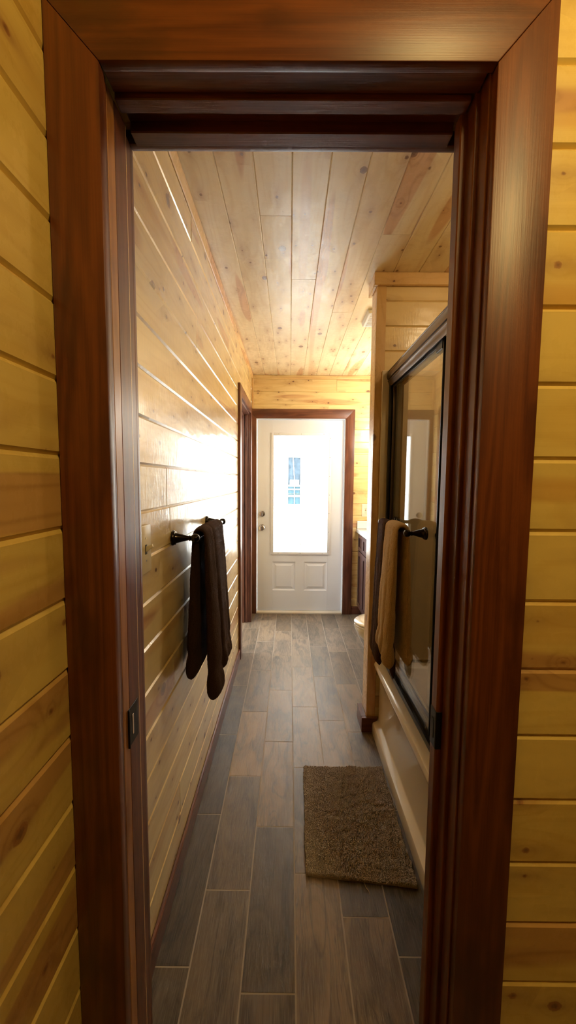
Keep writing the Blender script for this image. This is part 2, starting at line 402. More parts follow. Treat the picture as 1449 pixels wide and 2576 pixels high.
m = MB(); m.box(-2.75, HX + .12, HY - .12, 4.2, CEIL + .075, CEIL + .16, bev=0); struct(m.build('light_leak_slab', DRYW))  # unseen slab added above all rooms to stop daylight leaking in at the ceiling edges
# partition at the end of the tub
PX, PY0, PY1 = .443, 2.08, 2.195
m = MB()
boards(m, (0, PY0 + .006, 0), (1, 0, 0), (0, 0, 1), (0, -1, 0), PX + .045, XR, 0, CEIL, SZ0 + .012, SZ, rand=0, core=.07, th=.018)
boards(m, (0, PY1, 0), (1, 0, 0), (0, 0, 1), (0, 1, 0), PX + .003, XR, 0, CEIL, SZ0, SZ, core=0, th=.018, rand=0)
struct(m.build('wall_partition', PINE))
m = MB(); m.box(PX, PX + .05, PY0, PY0 + .018, 0.0, CEIL, bev=.002)
m.box(PX, PX + .018, PY0 + .0185, PY1, 0.0, CEIL, bev=.002)
struct(m.build('trim_1', PINE_T))
m = MB(); m.box(PX - .018, XR, PY0 - .019, PY0 + .001, 2.410, CEIL, bev=.003)
m.box(PX - .018, PX, PY0 + .0015, PY1 + .018, 2.410, CEIL, bev=.003)
struct(m.build('trim_2', PINE_T))
# crown strips on the left wall and thin corner strip on the far wall
m = MB(); m.prism([(XL, CEIL - .042), (XL + .006, CEIL - .040), (XL + .014, CEIL - .014), (XL + .014, CEIL), (XL, CEIL)], 1, YI, YB, grain=1, bev=.002)
struct(m.build('trim_3', PINE_T))
m = MB(); m.box(XL, XL + .018, YB - .018, YB, 2.13, CEIL - .04, bev=.003)
struct(m.build('trim_4', PINE_T))

# floor tiles -------------------------------------------------
m = MB()
FX0, FW, FL = .0289, .1531, .5135
offs = {-3: 1.006, -2: 1.218, -1: .950, 0: 1.276, 1: 1.139, 2: 1.036, 3: 1.10}
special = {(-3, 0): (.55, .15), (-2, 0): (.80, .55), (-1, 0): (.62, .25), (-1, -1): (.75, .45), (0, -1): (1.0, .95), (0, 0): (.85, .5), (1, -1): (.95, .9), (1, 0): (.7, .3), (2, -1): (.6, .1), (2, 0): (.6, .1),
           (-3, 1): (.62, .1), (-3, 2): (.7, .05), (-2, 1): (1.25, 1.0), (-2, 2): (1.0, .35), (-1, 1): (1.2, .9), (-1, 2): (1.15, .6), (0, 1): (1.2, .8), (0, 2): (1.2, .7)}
for i in range(-3, 32):
    x0 = FX0 + i * FW
    if x0 > HX: break
    o = offs.get(i, offs.get((i + 3) % 7 - 3, 1.0)) % FL
    for j in range(-12, 9):
        y0 = o + j * FL; y1 = y0 + FL
        jj = round((y0 - offs.get(i, 1.0)) / FL)
        xa, xb, ya, yb = x0, x0 + FW, max(y0, HY), min(y1, 4.02)
        if yb - ya < .01: continue
        xa = max(xa, XL - .03) if False else xa
        g = .0016
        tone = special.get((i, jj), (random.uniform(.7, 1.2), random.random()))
        ru, rv = random.uniform(0, 40), random.uniform(0, 40)
        vs = [(xa + g, ya + g, 0), (xb - g, ya + g, 0), (xb - g, yb - g, 0), (xa + g, yb - g, 0)]
        e = .0008
        vs = [(a, b, -.004) for a, b, _ in vs] + [(xa + g + e, ya + g + e, 0), (xb - g - e, ya + g + e, 0), (xb - g - e, yb - g - e, 0), (xa + g + e, yb - g - e, 0)]
        fs = [[4, 5, 6, 7], [0, 1, 5, 4], [1, 2, 6, 5], [2, 3, 7, 6], [3, 0, 4, 7]]
        m.add(vs, fs, 1, (0, 0), tone, 0, uvf=lambda p, ru=ru, rv=rv: (p[1] + ru, p[0] + rv))
m.box(-2.7, HX + .1, HY - .1, 4.1, -.08, -.0005, bev=0, mi=1)
# bedroom part of the floor
for i in range(-14, -3):
    x0 = FX0 + i * FW
    for j in range(0, 4):
        y0 = 2.1 + j * FL + (i % 3) * .17
        if y0 > 3.95: continue
        m.add([(x0 + .0016, y0 + .0016, 0), (x0 + FW - .0016, y0 + .0016, 0), (x0 + FW - .0016, min(y0 + FL, 4.0) - .0016, 0), (x0 + .0016, min(y0 + FL, 4.0) - .0016, 0)], [[0, 1, 2, 3]], 1, (random.random() * 40, 0), (random.uniform(.7, 1.2), random.random()), 0)
struct(m.build('floor', [TILE, GROUT], fix=False))

# doorway trim -------------------------------------------------
YC0, YC1 = .6546, .6731
cxl0, cxl1, cxr0, cxr1, cz0, cz1 = XL + .001, -.3035, .3185, .4105, 2.0574, 2.0574 + .105
def mitre(name, poly, grain, mat=STAIN, y0=YC0, y1=YC1, lab=None):
    mm = MB(); mm.prism(poly, 1, y0, y1, grain=grain, bev=.0018)
    return struct(mm.build(name, mat, smooth='auto'))
mitre('trim_5', [(cxl0, 0), (cxl1, 0), (cxl1, cz0), (cxl0, cz0 + (cxl1 - cxl0) * 1.1)], 2)
mitre('trim_6', [(cxr0, 0), (cxr1, 0), (cxr1, cz1), (cxr0, cz0)], 2)
mitre('trim_7', [(cxl0, cz0 + (cxl1 - cxl0) * 1.1 + .0006), (cxl1 , cz0 + .0006), (cxr0, cz0 + .0006), (cxr1, cz1 + .0006), (cxl0, cz1 + .0006)], 0)
# split jambs
m = MB()   # right side : three stepped strips around the pocket
m.box(.3152, .336, .6736, .7047, 0, 2.075, bev=.0010)
m.box(.3078, .336, .7050, .7352, 0, 2.063, bev=.0015)
m.box(.3190, .336, .7640, YI + .001, 0, 2.060, bev=.0012)
J = struct(m.build('trim_8', STAIN, smooth='auto'))
m = MB()   # left side
m.box(-.325, -.3055, YC1 - .0005, .683, 0, 2.06, bev=.001)
m.box(-.325, -.3105, .6835, .6895, 0, 2.06, bev=.0005)
m.box(-.325, -.3085, .6900, .7175, 0, 2.058, bev=.001, mi=1)
m.box(-.325, -.3085, .7180, .7655, 0, 2.058, bev=.001)
m.box(-.325, -.3090, .7658, .7688, 0, 2.058, bev=.0003, mi=2)
m.box(-.325, -.3165, .7690, YI + .001, 0, 2.058, bev=.0012)
JL = struct(m.build('trim_9', [STAIN, STAIN_O, PINE_T], smooth='auto'))
m = MB()   # head
m.box(-.304, .3125, YC1 - .0005, .7080, 2.060, 2.078, bev=.0012)
m.box(-.304, .3035, .7100, .7370, 2.052, 2.078, bev=.0015)
m.box(-.304, .3000, .7755, YI + .001, 2.054, 2.078, bev=.0018)
m.box(-.304, .3400, .7370, .7755, 2.074, 2.079, bev=0)
struct(m.build('trim_10', STAIN, smooth='auto'))
# bathroom side casing
for n_, pl, g_ in (('trim_11', [(XL + .001, 0), (-.3175, 0), (-.3175, cz0), (XL + .001, cz0 + .08)], 2), ('trim_12', [(.3220, 0), (.405, 0), (.405, cz1), (.3220, cz0)], 2), ('trim_13', [(XL + .001, cz0 + .0806), (-.3175, cz0 + .0006), (.3220, cz0 + .0006), (.405, cz1 + .0006), (XL + .001, cz1 + .0006)], 0)):
    mitre(n_, pl, g_, y0=YI - .0005, y1=YI + .017)
# pocket door, its leading edge just inside the right jamb
D1 = thing('door_1', 'dark stained pocket door slid into the right side of the near doorway', 'door', (.316, .749, 0)); D1['kind'] = 'structure'
m = MB(); m.box(.2965, .336, .7356, .7636, .012, 2.056, bev=.002, grain=2)
m.build('door_slab', STAIN, D1, smooth='auto')
m = MB(); m.box(.2953, .2972, .7350, .7630, .872, .950, bev=.0006); m.box(.2958, .3075, .7338, .7364, .872, .950, bev=.0006)
m.box(.2945, .2954, .7440, .7560, .890, .930, bev=.0002)
o = m.build('edge_pull', BLACK, D1); o['label'] = 'black metal edge pull and latch on the pocket door edge'
m = MB(); m.box(-.3090, -.3075, .7120, .7560, .885, .962, bev=.0005); m.box(-.3090, -.3050, .7080, .7122, .885, .962, bev=.0005)
sp_ = m.build('strike_plate', BLACK, JL); sp_['label'] = 'black strike plate screwed to the left jamb'
m = MB(); m.box(-.3075, -.3069, .7270, .7330, .902, .943, bev=.0002); m.build('strike_slot', STEEL, sp_)

# left doorway into the next room ------------------------------
def xp(name, poly, grain, x0=XL, x1=XL + .018, mat=STAIN_L):
    mm = MB(); mm.prism(poly, 0, x0, x1, grain=grain, bev=.0015); return struct(mm.build(name, mat, smooth='auto'))
xp('trim_14', [(2.93, 0), (3.022, 0), (3.022, 2.043), (2.93, 2.13)], 2)
xp('trim_15', [(3.738, 0), (3.83, 0), (3.83, 2.13), (3.738, 2.043)], 2)
xp('trim_16', [(2.93, 2.1306), (3.022, 2.0436), (3.738, 2.0436), (3.83, 2.1306)], 1)
m = MB()
m.box(-.505, XL + .001, 3.010, 3.028, 0, 2.045, bev=.001, grain=2)
m.box(-.505, XL + .001, 3.732, 3.750, 0, 2.045, bev=.001, grain=2)
m.box(-.505, XL + .001, 3.0285, 3.7315, 2.030, 2.048, bev=.001, grain=1)
m.box(-.470, -.438, 3.716, 3.7318, 0, 2.03, bev=.002); m.box(-.430, -.408, 3.722, 3.7318, 0, 2.03, bev=.002)
m.box(-.470, -.438, 3.0285, 3.042, 0, 2.03, bev=.002)
m.box(-.470, -.438, 3.042, 3.716, 2.012, 2.03, bev=.002, grain=1)
struct(m.build('trim_17', STAIN_L, smooth='auto'))

# baseboards
def bb(name, x0, x1, y0, y1, h=.085, mat=STAIN_L):
    mm = MB(); mm.box(x0, x1, y0, y1, 0, h, bev=.003); return struct(mm.build(name, mat, smooth='auto'))
bb('baseboard_left', XL, XL + .013, YI + .018, 2.93)
bb('baseboard_left_hall', XL, XL + .013, HY, YC0)
bb('baseboard_back', .66, .76, YB - .013, YB)
mm = MB(); mm.box(PX - .028, .502, PY0 - .018, PY0, 0, .085, bev=.002); mm.box(PX - .028, PX, PY0 + .0005, PY1 + .015, 0, .085, bev=.002)
struct(mm.build('baseboard_partition', STAIN_L, smooth='auto'))

# exterior door --------------------------------------------------
for n_, pl, g_ in (('trim_18', [(XL + .001, 0), (-.345, 0), (-.345, 2.036), (XL + .001, 2.08)], 2),
                   ('trim_19', [(.567, 0), (.659, 0), (.659, 2.130), (.567, 2.036)], 2),
                   ('trim_20', [(XL + .001, 2.0806), (-.345, 2.0366), (.567, 2.0366), (.659, 2.1306), (XL + .001, 2.1306)], 0)):
    mitre(n_, pl, g_, STAIN_L, YB - .018, YB)
D2 = thing('door_2', 'white exterior door with a large glazed pane at the end of the bathroom', 'door', (.11, 4.04, 0)); D2['kind'] = 'structure'
m = MB()   # frame
m.box(-.355, -.340, YB - .006, 4.13, 0, 2.05, bev=.001); m.box(.560, .577, YB - .006, 4.13, 0, 2.05, bev=.001); m.box(-.340, .560, YB - .006, 4.13, 2.032, 2.05, bev=.001)
m.build('door_frame', VINYL, D2)
m = MB(); m.prism([(YB - .012, 0), (YB - .012, .014), (YB + .012, .024), (4.13, .026), (4.13, 0)], 0, -.34, .56, grain=0, bev=.001)
o = m.build('threshold', TUBM, D2); o['label'] = 'cream threshold under the white door'
# slab with a hole and raised panels
SX0, SX1, SZb, SZt, SY0, SY1 = -.336, .556, .030, 2.028, 4.022, 4.066
GX0, GX1, GZ0, GZ1 = -.175, .408, .648, 1.878
m = MB()
m.box(SX0, GX0, SY0, SY1, SZb, SZt, bev=.0015); m.box(GX1, SX1, SY0, SY1, SZb, SZt, bev=.0015)
m.box(GX0 - .001, GX1 + .001, SY0, SY1, GZ1, SZt, bev=0)
def slab_panel(x0, x1, z0, z1):
    y = SY0
    w = (0, .012, .024, .045)
    d = (0, .008, .008, .0005)
    R = [[(x0 + a, y + b, z0 + a), (x1 - a, y + b, z0 + a), (x1 - a, y + b, z1 - a), (x0 + a, y + b, z1 - a)] for a, b in zip(w, d)]
    vs = [p for r in R for p in r]; fs = []
    for i in range(3):
        for j in range(4):
            k = (j + 1) % 4; fs.append([i * 4 + j, i * 4 + k, (i + 1) * 4 + k, (i + 1) * 4 + j])
    fs.append([12, 13, 14, 15]); m.add(vs, fs, 2)
PZ0, PZ1 = .243, .553
for (a, b) in ((-.177, .068), (.157, .402)): slab_panel(a, b, PZ0, PZ1)
def q(x0, x1, z0, z1): m.add([(x0, SY0, z0), (x1, SY0, z0), (x1, SY0, z1), (x0, SY0, z1)], [[0, 1, 2, 3]], 2)
q(GX0, GX1, PZ1, GZ0); q(GX0, GX1, SZb, PZ0); q(GX0, -.177, PZ0, PZ1); q(.068, .157, PZ0, PZ1); q(.402, GX1, PZ0, PZ1)
m.box(GX0, GX1, SY0 + .010, SY1, SZb, GZ0, bev=0)
m.build('door_slab', WHITE, D2, fix=True)
m = MB()   # lite frame
fw, y0, y1 = .026, SY0 - .009, SY0 + .004
for a in ((GX0 - .018, GX0 + .010, GZ0 - .018, GZ1 + .018), (GX1 - .010, GX1 + .018, GZ0 - .018, GZ1 + .018), (GX0 + .010, GX1 - .010, GZ0 - .018, GZ0 + .010), (GX0 + .010, GX1 - .010, GZ1 - .010, GZ1 + .018)):
    m.box(a[0], a[1], y0, y1, a[2], a[3], bev=.003, seg=2)
LF = m.build('glazing_frame', VINYL, D2, smooth='auto')
m = MB()
for z in [GZ0 + .03 + i * .194 for i in range(7)]: m.lathe((GX1 + .006, y0 + .001, z), (0, -1, 0), [(0, .0032), (.0012, .0030), (.0012, 0)], 10)
for x in (GX0 + .06, (GX0 + GX1) / 2, GX1 - .06):
    for z in (GZ0 - .006, GZ1 + .006): m.lathe((x, y0 + .001, z), (0, -1, 0), [(0, .0032), (.0012, .0030), (.0012, 0)], 10)
m.build('frame_screws', DARKSLOT, LF)['label'] = 'small dark screw heads around the glazing frame'
m = MB(); m.box(GX0, GX1, SY0 + .018, SY0 + .022, GZ0, GZ1, bev=0)
GP = m.build('glass_pane', GLASS_D, D2)
m = MB(); m.box(.1155, .1215, SY0 + .024, SY0 + .028, GZ0, GZ1, bev=0); m.box(GX0, .1155, SY0 + .024, SY0 + .028, 1.265, 1.271, bev=0); m.box(.1215, GX1, SY0 + .024, SY0 + .028, 1.265, 1.271, bev=0)
m.build('grille_bars', VINYL, D2)
m = MB(); m.lathe((-.285, SY0, .916), (0, -1, 0), [(0, .033), (.004, .033), (.008, .030), (.012, .014), (.030, .012), (.036, .020), (.044, .0285), (.054, .031), (.062, .027), (.066, .018), (.0665, .009), (.064, .008), (.064, 0)], 32)
m.build('door_knob', NICKEL, D2, smooth='auto')['label'] = 'round satin nickel door knob'
m = MB(); m.lathe((-.285, SY0, 1.058), (0, -1, 0), [(0, .031), (.004, .031), (.010, .028), (.012, .016), (.014, .015), (.014, 0)], 32)
m.box(-.291, -.279, SY0 - .030, SY0 - .012, 1.040, 1.076, bev=.002)
m.build('deadbolt', NICKEL, D2, smooth='auto')['label'] = 'satin nickel deadbolt with thumb turn'

# outdoors -------------------------------------------------------
m = MB(); m.box(-14, 14, 4.15, 22, -.12, -.02, bev=0, grain=0)
struct(m.build('ground', GROUND))
NB = thing('neighbouring_cabin', 'white sided cabin seen washed out through the far door glass', 'building', (.08, 7.3, -.02))
m = MB()
for i in range(26): m.prism([(7.3, -.02 + i * .12), (7.285, -.02 + i * .12), (7.298, .10 + i * .12), (7.32, .10 + i * .12)], 0, -3.2, -.03, grain=0, bev=0); m.prism([(7.3, -.02 + i * .12), (7.285, -.02 + i * .12), (7.298, .10 + i * .12), (7.32, .10 + i * .12)], 0, .20, 3.2, grain=0, bev=0)
m.box(-3.2, 3.2, 7.33, 9.5, -.02, 3.1, bev=0)
m.box(-.03, .20, 7.285, 7.33, 1.84, 3.1, bev=0); m.box(-.03, .20, 7.285, 7.33, -.02, .96, bev=0)
m.build('siding', SIDING, NB)
m = MB(); m.prism([(-3.6, 3.1), (3.6, 3.1), (0, 4.6)], 1, 6.9, 9.8, grain=1, bev=0); m.build('roof', plain('pale_metal_roof', (.7, .72, .74), .5), NB)
m = MB(); m.box(-.025, .195, 7.290, 7.31, 1.295, 1.325, bev=.002); m.box(-.025, .195, 7.290, 7.31, 1.23, 1.25, bev=.002); m.box(-.025, .195, 7.290, 7.31, 1.10, 1.13, bev=.002)
m.box(.085, .096, 7.290, 7.31, .97, 1.30, bev=.001)
m.box(.005, .175, 7.292, 7.31, 1.33, 1.42, bev=0)
m.prism([(.055, 1.83), (.068, 1.83), (.096, 1.42), (.086, 1.42)], 1, 7.292, 7.31, bev=0)
W1 = m.build('window_bars', SIDING, NB)
m = MB(); m.box(-.03, .20, 7.312, 7.325, .96, 1.31, bev=0); m.build('lower_pane', WINGL, NB)
m = MB(); m.box(-.03, .20, 7.312, 7.325, 1.31, 1.84, bev=0); m.build('upper_pane', WINGL2, NB)

# room beyond the left doorway
m = MB(); m.box(-2.6, -2.5, 2.1, 2.55, 0, CEIL, bev=0); m.box(-2.6, -2.5, 3.65, 4.12, 0, CEIL, bev=0); m.box(-2.6, -2.5, 2.55, 3.65, 0, .8, bev=0); m.box(-2.6, -2.5, 2.55, 3.65, 2.1, CEIL, bev=0)
struct(m.build('wall_bedroom_left', DRYW))
m = MB(); m.box(-2.6, XL - .118, 2.0, 2.1, 0, CEIL, bev=0); struct(m.build('wall_bedroom_front', DRYW))
m = MB(); m.box(-2.6, XL - .118, 4.02, 4.12, 0, CEIL, bev=0); struct(m.build('wall_bedroom_back', DRYW))
m = MB(); m.box(-2.6, XL - .118, 2.0, 4.12, CEIL, CEIL + .08, bev=0); struct(m.build('ceiling_bedroom', DRYW))
W = thing('window_1', 'white framed window in the room beyond the left doorway', 'window', (-2.55, 3.1, .8)); W['kind'] = 'structure'
m = MB(); m.box(-2.58, -2.5, 2.55, 2.60, .8, 2.1); m.box(-2.58, -2.5, 3.60, 3.65, .8, 2.1); m.box(-2.58, -2.5, 2.60, 3.60, .8, .85); m.box(-2.58, -2.5, 2.60, 3.60, 2.05, 2.1)
m.build('window_frame', VINYL, W)
m = MB(); m.box(-2.555, -2.55, 2.60, 3.60, .85, 2.05, bev=0); m.build('window_glass', GLASS_D, W)

# bathtub --------------------------------------------------------
TY0, TY1 = YI + .02, PY0 - .012
BT = thing('bathtub', 'cream alcove bathtub with a stepped apron behind the bath mat', 'bathtub', (.84, 1.44, 0))
prof = [(.4745, 0), (.4745, .050), (.478, .058), (.505, .072), (.510, .080), (.512, .345), (.506, .360), (.484, .372), (.478, .382), (.478, .398), (.484, .410), (.496, .416), (.600, .418), (.620, .410), (.635, .38), (.68, .12), (.72, .085), (1.03, .085), (1.07, .12), (1.10, .38), (1.115, .41), (1.14, .418), (1.188, .418), (1.188, 0)]
def extr(mb, prof, ya, yb, n=2):
    rings = [[(x, ya + (yb - ya) * i / (n - 1), z) for x, z in prof] for i in range(n)]
    mb.loft(rings)
m = MB(); extr(m, prof, TY0, TY1, 2)
m.build('tub_body', TUBM, BT, smooth='auto')
m = MB(); m.prism([(TY0, .1), (TY0 + .16, .1), (TY0 + .08, .41), (TY0, .412)], 0, .64, 1.09, bev=.01); m.build('end_slope', TUBM, BT, smooth='auto')
m = MB(); m.prism([(TY1, .1), (TY1 - .12, .1), (TY1 - .07, .41), (TY1, .412)], 0, .64, 1.09, bev=.01)
m.build('end_slope', TUBM, BT, smooth='auto')
SU = thing('tub_surround', 'cream acrylic wall panels lining the alcove above the bathtub', 'tub surround', (1.19, 1.44, .42))
m = MB(); m.box(.480, 1.188, PY0 - .011, PY0 + .0005, .420, 1.985, bev=.003); m.box(.560, .575, PY0 - .020, PY0 - .0115, .42, 1.95, bev=.003); m.build('end_panel', SURR, SU)
m = MB(); m.box(.480, 1.188, YI + .001, YI + .012, .420, 1.985, bev=.003); m.build('end_panel', SURR, SU)
m = MB(); m.box(1.189, 1.2045, YI + .001, PY0 + .0, .420, 1.985, bev=.003); m.box(1.10, 1.1885, 1.55, 1.95, 1.05, 1.07, bev=.005); m.build('back_panel', SURR, SU)

# sliding shower door ----------------------------------------------
SD = thing('shower_door', 'bronze framed sliding glass door on the bathtub rim', 'shower door', (.545, 1.44, .42))
yA, yB = YI + .014, PY0 - .013
m = MB(); hp = [(.512, 1.922), (.508, 1.926), (.508, 1.930), (.511, 1.932), (.511, 1.935), (.506, 1.937), (.503, 1.947), (.504, 1.962), (.508, 1.972), (.511, 1.973), (.511, 1.976), (.509, 1.978), (.514, 1.986), (.522, 1.990), (.560, 1.990), (.590, 1.985), (.592, 1.93), (.588, 1.905), (.578, 1.905), (.576, 1.925), (.530, 1.925), (.528, 1.902), (.520, 1.900), (.516, 1.906), (.514, 1.914)]
extr(m, hp, yA, yB); m.build('header_rail', BRONZE_S, SD, smooth='auto')
m = MB(); extr(m, [(.520, .421), (.517, .430), (.519, .447), (.527, .449), (.529, .440), (.548, .440), (.550, .449), (.556, .449), (.558, .440), (.578, .440), (.580, .449), (.587, .445), (.588, .421)], yA, yB); m.build('bottom_track', BLACK, SD, smooth='auto')
for ya, yb in ((yB - .022, yB), (yA, yA + .022)):
    m = MB(); m.box(.516, .528, ya, yb, .449, 1.905, bev=.0015); m.box(.529, .552, ya + .010 if yb == yB else ya, yb if yb == yB else yb - .010, .449, 1.905, bev=.001); m.box(.553, .588, ya, yb, .449, 1.905, bev=.0015); m.build('side_jamb', BLACK, SD)
def panel(x, ya, yb):
    mm = MB(); mm.box(x - .003, x + .003, ya, yb, .452, 1.915, bev=0); g = mm.build('glass_panel', GLASS_S, SD)
    return g
GX = .536
G1 = panel(GX, 1.390, yB - .012); G1['label'] = 'outer clear glass panel carrying the towel bar'
m = MB(); m.box(GX - .0045, GX + .0045, 1.384, 1.3905, .452, 1.915, bev=.0005); m.build('edge_strip', BLACK, G1)
m = MB(); m.box(GX - .0045, GX + .0045, yB - .032, yB - .020, .452, 1.915, bev=.0005); m.build('edge_strip', BRONZE_S, G1)
m = MB(); m.box(GX - .007, GX + .007, 1.392, 1.45, 1.872, 1.905, bev=.002); m.box(GX - .006, GX + .006, 1.45, yB - .03, 1.890, 1.905, bev=.001); m.build('hanger_clip', BLACK, G1)
G2 = panel(.566, yA + .012, 1.50); G2['label'] = 'inner clear glass panel nearest the doorway'
m = MB(); m.lathe((.563, 1.425, 1.205), (-1, 0, 0), [(0, .024), (.004, .024), (.010, .020), (.016, .014), (.016, 0)], 24); m.build('pull_knob', BRONZE, G2, smooth='auto')
def post(mb, base, d, tip=.075, sc=1.0):
    L = tip / .075
    pr = [(0, .0255), (.0035, .0255), (.006, .0235), (.0095, .0225), (.011, .0185), (.0125, .0185), (.014, .0175), (.024, .0150), (.038, .0110), (.050, .0078), (.053, .0072), (.0545, .0098), (.057, .0098), (.0585, .0070), (.061, .0085), (.064, .0120), (.070, .0142), (.077, .0142), (.083, .0115), (.087, .0060), (.0875, 0)]
    mb.lathe(base, d, [(a * L, b * sc) for a, b in pr], 30)
m = MB(); post(m, (GX - .003, 1.494, 1.206), (-1, 0, 0)); m.build('towel_bar_post', BRONZE, G1, smooth='auto')
m = MB(); post(m, (GX - .003, 1.925, 1.206), (-1, 0, 0)); m.build('towel_bar_post', BRONZE, G1, smooth='auto')
XBR = GX - .003 - .0735
m = MB(); m.tube([(XBR, 1.494, 1.206), (XBR, 1.925, 1.206)], .0075); m.build('towel_bar', BRONZE, G1, smooth='auto')

# left towel bar
TB = thing('towel_rail', 'oil rubbed bronze towel bar with turned posts on the left wall', 'towel bar', (XL, 1.54, 1.213))
for y in (1.277, 1.802):
    m = MB(); post(m, (XL, y, 1.213), (1, 0, 0), tip=.078); m.build('post', BRONZE, TB, smooth='auto')
XBL = XL + .0735 * 1.04
m = MB(); m.tube([(XBL, 1.277, 1.213), (XBL, 1.802, 1.213)], .0078); m.build('bar', BRONZE, TB, smooth='auto')

# towels -----------------------------------------------------------
def sgnpow(x, p): return math.copysign(abs(x) ** p, x)
def vnoise(x, y, s=0):
    def h(i, j): 
        t = math.sin(i * 127.1 + j * 311.7 + s * 74.7) * 43758.5453; return t - math.floor(t)
    i, j = math.floor(x), math.floor(y); fx, fy = x - i, y - j; fx = fx * fx * (3 - 2 * fx); fy = fy * fy * (3 - 2 * fy)
    return (h(i, j) * (1 - fx) + h(i + 1, j) * fx) * (1 - fy) + (h(i, j + 1) * (1 - fx) + h(i + 1, j + 1) * fx) * fy
def towel(name, mat, xb, zb, side, front, back, label, seed):
    """side=+1: the room side of the bar is +X.  front/back: dict(z(y), x=offset at bottom, h0,h1, ya(t), yb(t), fold(y,t))"""
    NS, NL = 110, 150
    r = .0095
    stations = []
    for fl in ('b', 'f'):
        d = back if fl == 'b' else front
        rng = [i / NS for i in range(NS + 1)]
        seq = rng if fl == 'b' else rng[::-1]
        for t in seq: stations.append((fl, t))
        if fl == 'b':
            for k in range(1, 12): stations.append(('a', k / 12))
    rings = []
    for fl, t in stations:
        ring = []
        for j in range(NL):
            th = 2 * PI * j / NL
            cy, cn = sgnpow(math.cos(th), .55), sgnpow(math.sin(th), .75)
            if fl == 'a':
                d0, d1 = back, front; w = t
                ya = back['ya'](1) * (1 - w) + front['ya'](1) * w; yb = back['yb'](1) * (1 - w) + front['yb'](1) * w
                h = back['h0'] * (1 - w) + front['h0'] * w
                y = (ya + yb) / 2 + (yb - ya) / 2 * cy
                fo = back['fold'](y, 1) * (1 - w) + front['fold'](y, 1) * w
                hh = h * (fo if cn > 0 else .9)
                a = PI * (1 - t)                     # from back side to front side
                rr = r + h + cn * hh
                x = math.cos(a) * rr; z = math.sin(a) * rr
                px, pz = xb + side * x, zb + z
            else:
                d = back if fl == 'b' else front; s_ = -1 if fl == 'b' else 1
                ya, yb = d['ya'](t), d['yb'](t)
                y = (ya + yb) / 2 + (yb - ya) / 2 * cy
                zbot = d['z'](y)
                tt = t
                h = d['h0'] + (d['h1'] - d['h0']) * (1 - t) ** .8
                hem = 1 - .16 * math.exp(-((t - .17) / .035) ** 2) + .10 * math.exp(-((t - .08) / .06) ** 2)
                rnd = math.sqrt(max(0.02, 1 - (1 - min(1, t / .055)) ** 2))
                fo = d['fold'](y, t)
                hh = h * hem * rnd * (fo if cn > 0 else .85)
                base = r + h + (d['x'] - r - d['h1']) * (1 - t) ** 1.3 * 1.0
                base = max(base, r + h * .9)
                px = xb + side * s_ * (base + cn * hh)
                pz = zbot + (zb - zbot) * t
                shr = 1 - .10 * (1 - min(1, t / .03)) ** 2
                y = (ya + yb) / 2 + (y - (ya + yb) / 2) * shr
            q1 = vnoise(y * 300, pz * 300 + px * 200, seed) - .5; q2 = vnoise(y * 900, pz * 900 + px * 500, seed) - .5; q3 = vnoise(y * 35, pz * 18, seed + 5) - .5
            px += side * (1 if fl != 'b' else -1) * (cn) * (q1 * .0022 + q2 * .0012 + q3 * .004) ; y += cy * (q1 * .0015 + q2 * .001 + q3 * .003)
            ring.append((px, y, pz))
        rings.append(ring)
    m = MB(); m.loft(rings); o = m.build(name, mat, smooth=True)
    tag(o, label, 'towel'); return o
def creases(cs, depth=.5, width=.012):
    def f(y, t):
        v = 1.0
        for c, dr, w in cs: v -= depth * w * (1 - t * .55) * math.exp(-((y - c - dr * (1 - t)) / width) ** 2)
        return max(v, .15)
    return f
lin = lambda a, b: (lambda t: b + (a - b) * (1 - t))
def hem(base, pts):
    def f(y):
        z = base
        for c, w, a in pts: z += a * (1 / (1 + math.exp(-(y - c) / w)))
        return z
    return f
towel('hand_towel', BROWN, XBL, 1.213, 1,
      dict(z=hem(.610, [(1.425, .006, .062), (1.60, .02, -.015)]), x=.042, h0=.011, h1=.033, ya=lin(1.325, 1.330), yb=lin(1.655, 1.665), fold=creases([(1.43, 0, 1.5), (1.50, .01, .35), (1.575, .0, .5)])),
      dict(z=hem(.690, [(1.5, .03, .01)]), x=.026, h0=.010, h1=.028, ya=lin(1.320, 1.332), yb=lin(1.60, 1.66), fold=creases([(1.42, 0, .6)])),
      'dark brown terry towel folded over the bronze bar on the left wall', 1)
towel('hand_towel', TAN, XBR, 1.206, -1,
      dict(z=hem(.622, [(1.625, .012, .05), (1.70, .02, -.02)]), x=.030, h0=.0105, h1=.029, ya=lin(1.552, 1.556), yb=lin(1.735, 1.735), fold=creases([(1.612, .0, .75), (1.66, .01, .3)], width=.009)),
      dict(z=hem(.640, []), x=.041, h0=.013, h1=.024, ya=lin(1.545, 1.550), yb=lin(1.72, 1.735), fold=creases([(1.62, 0, .3)])),
      'tan terry towel nearer the doorway on the shower door bar', 2)
towel('hand_towel', BROWN2, XBR, 1.206, -1,
      dict(z=hem(.545, [(1.85, .02, .02)]), x=.030, h0=.0085, h1=.021, ya=lin(1.745, 1.747), yb=lin(1.905, 1.890), fold=creases([(1.80, .0, .5), (1.85, .0, .5)], width=.010)),
      dict(z=hem(.470, [(1.80, .02, .10)]), x=.036, h0=.007, h1=.015, ya=lin(1.745, 1.747), yb=lin(1.87, 1.89), fold=creases([(1.80, 0, .3)])),
      'chocolate brown terry towel behind the tan one on the shower door bar', 3)

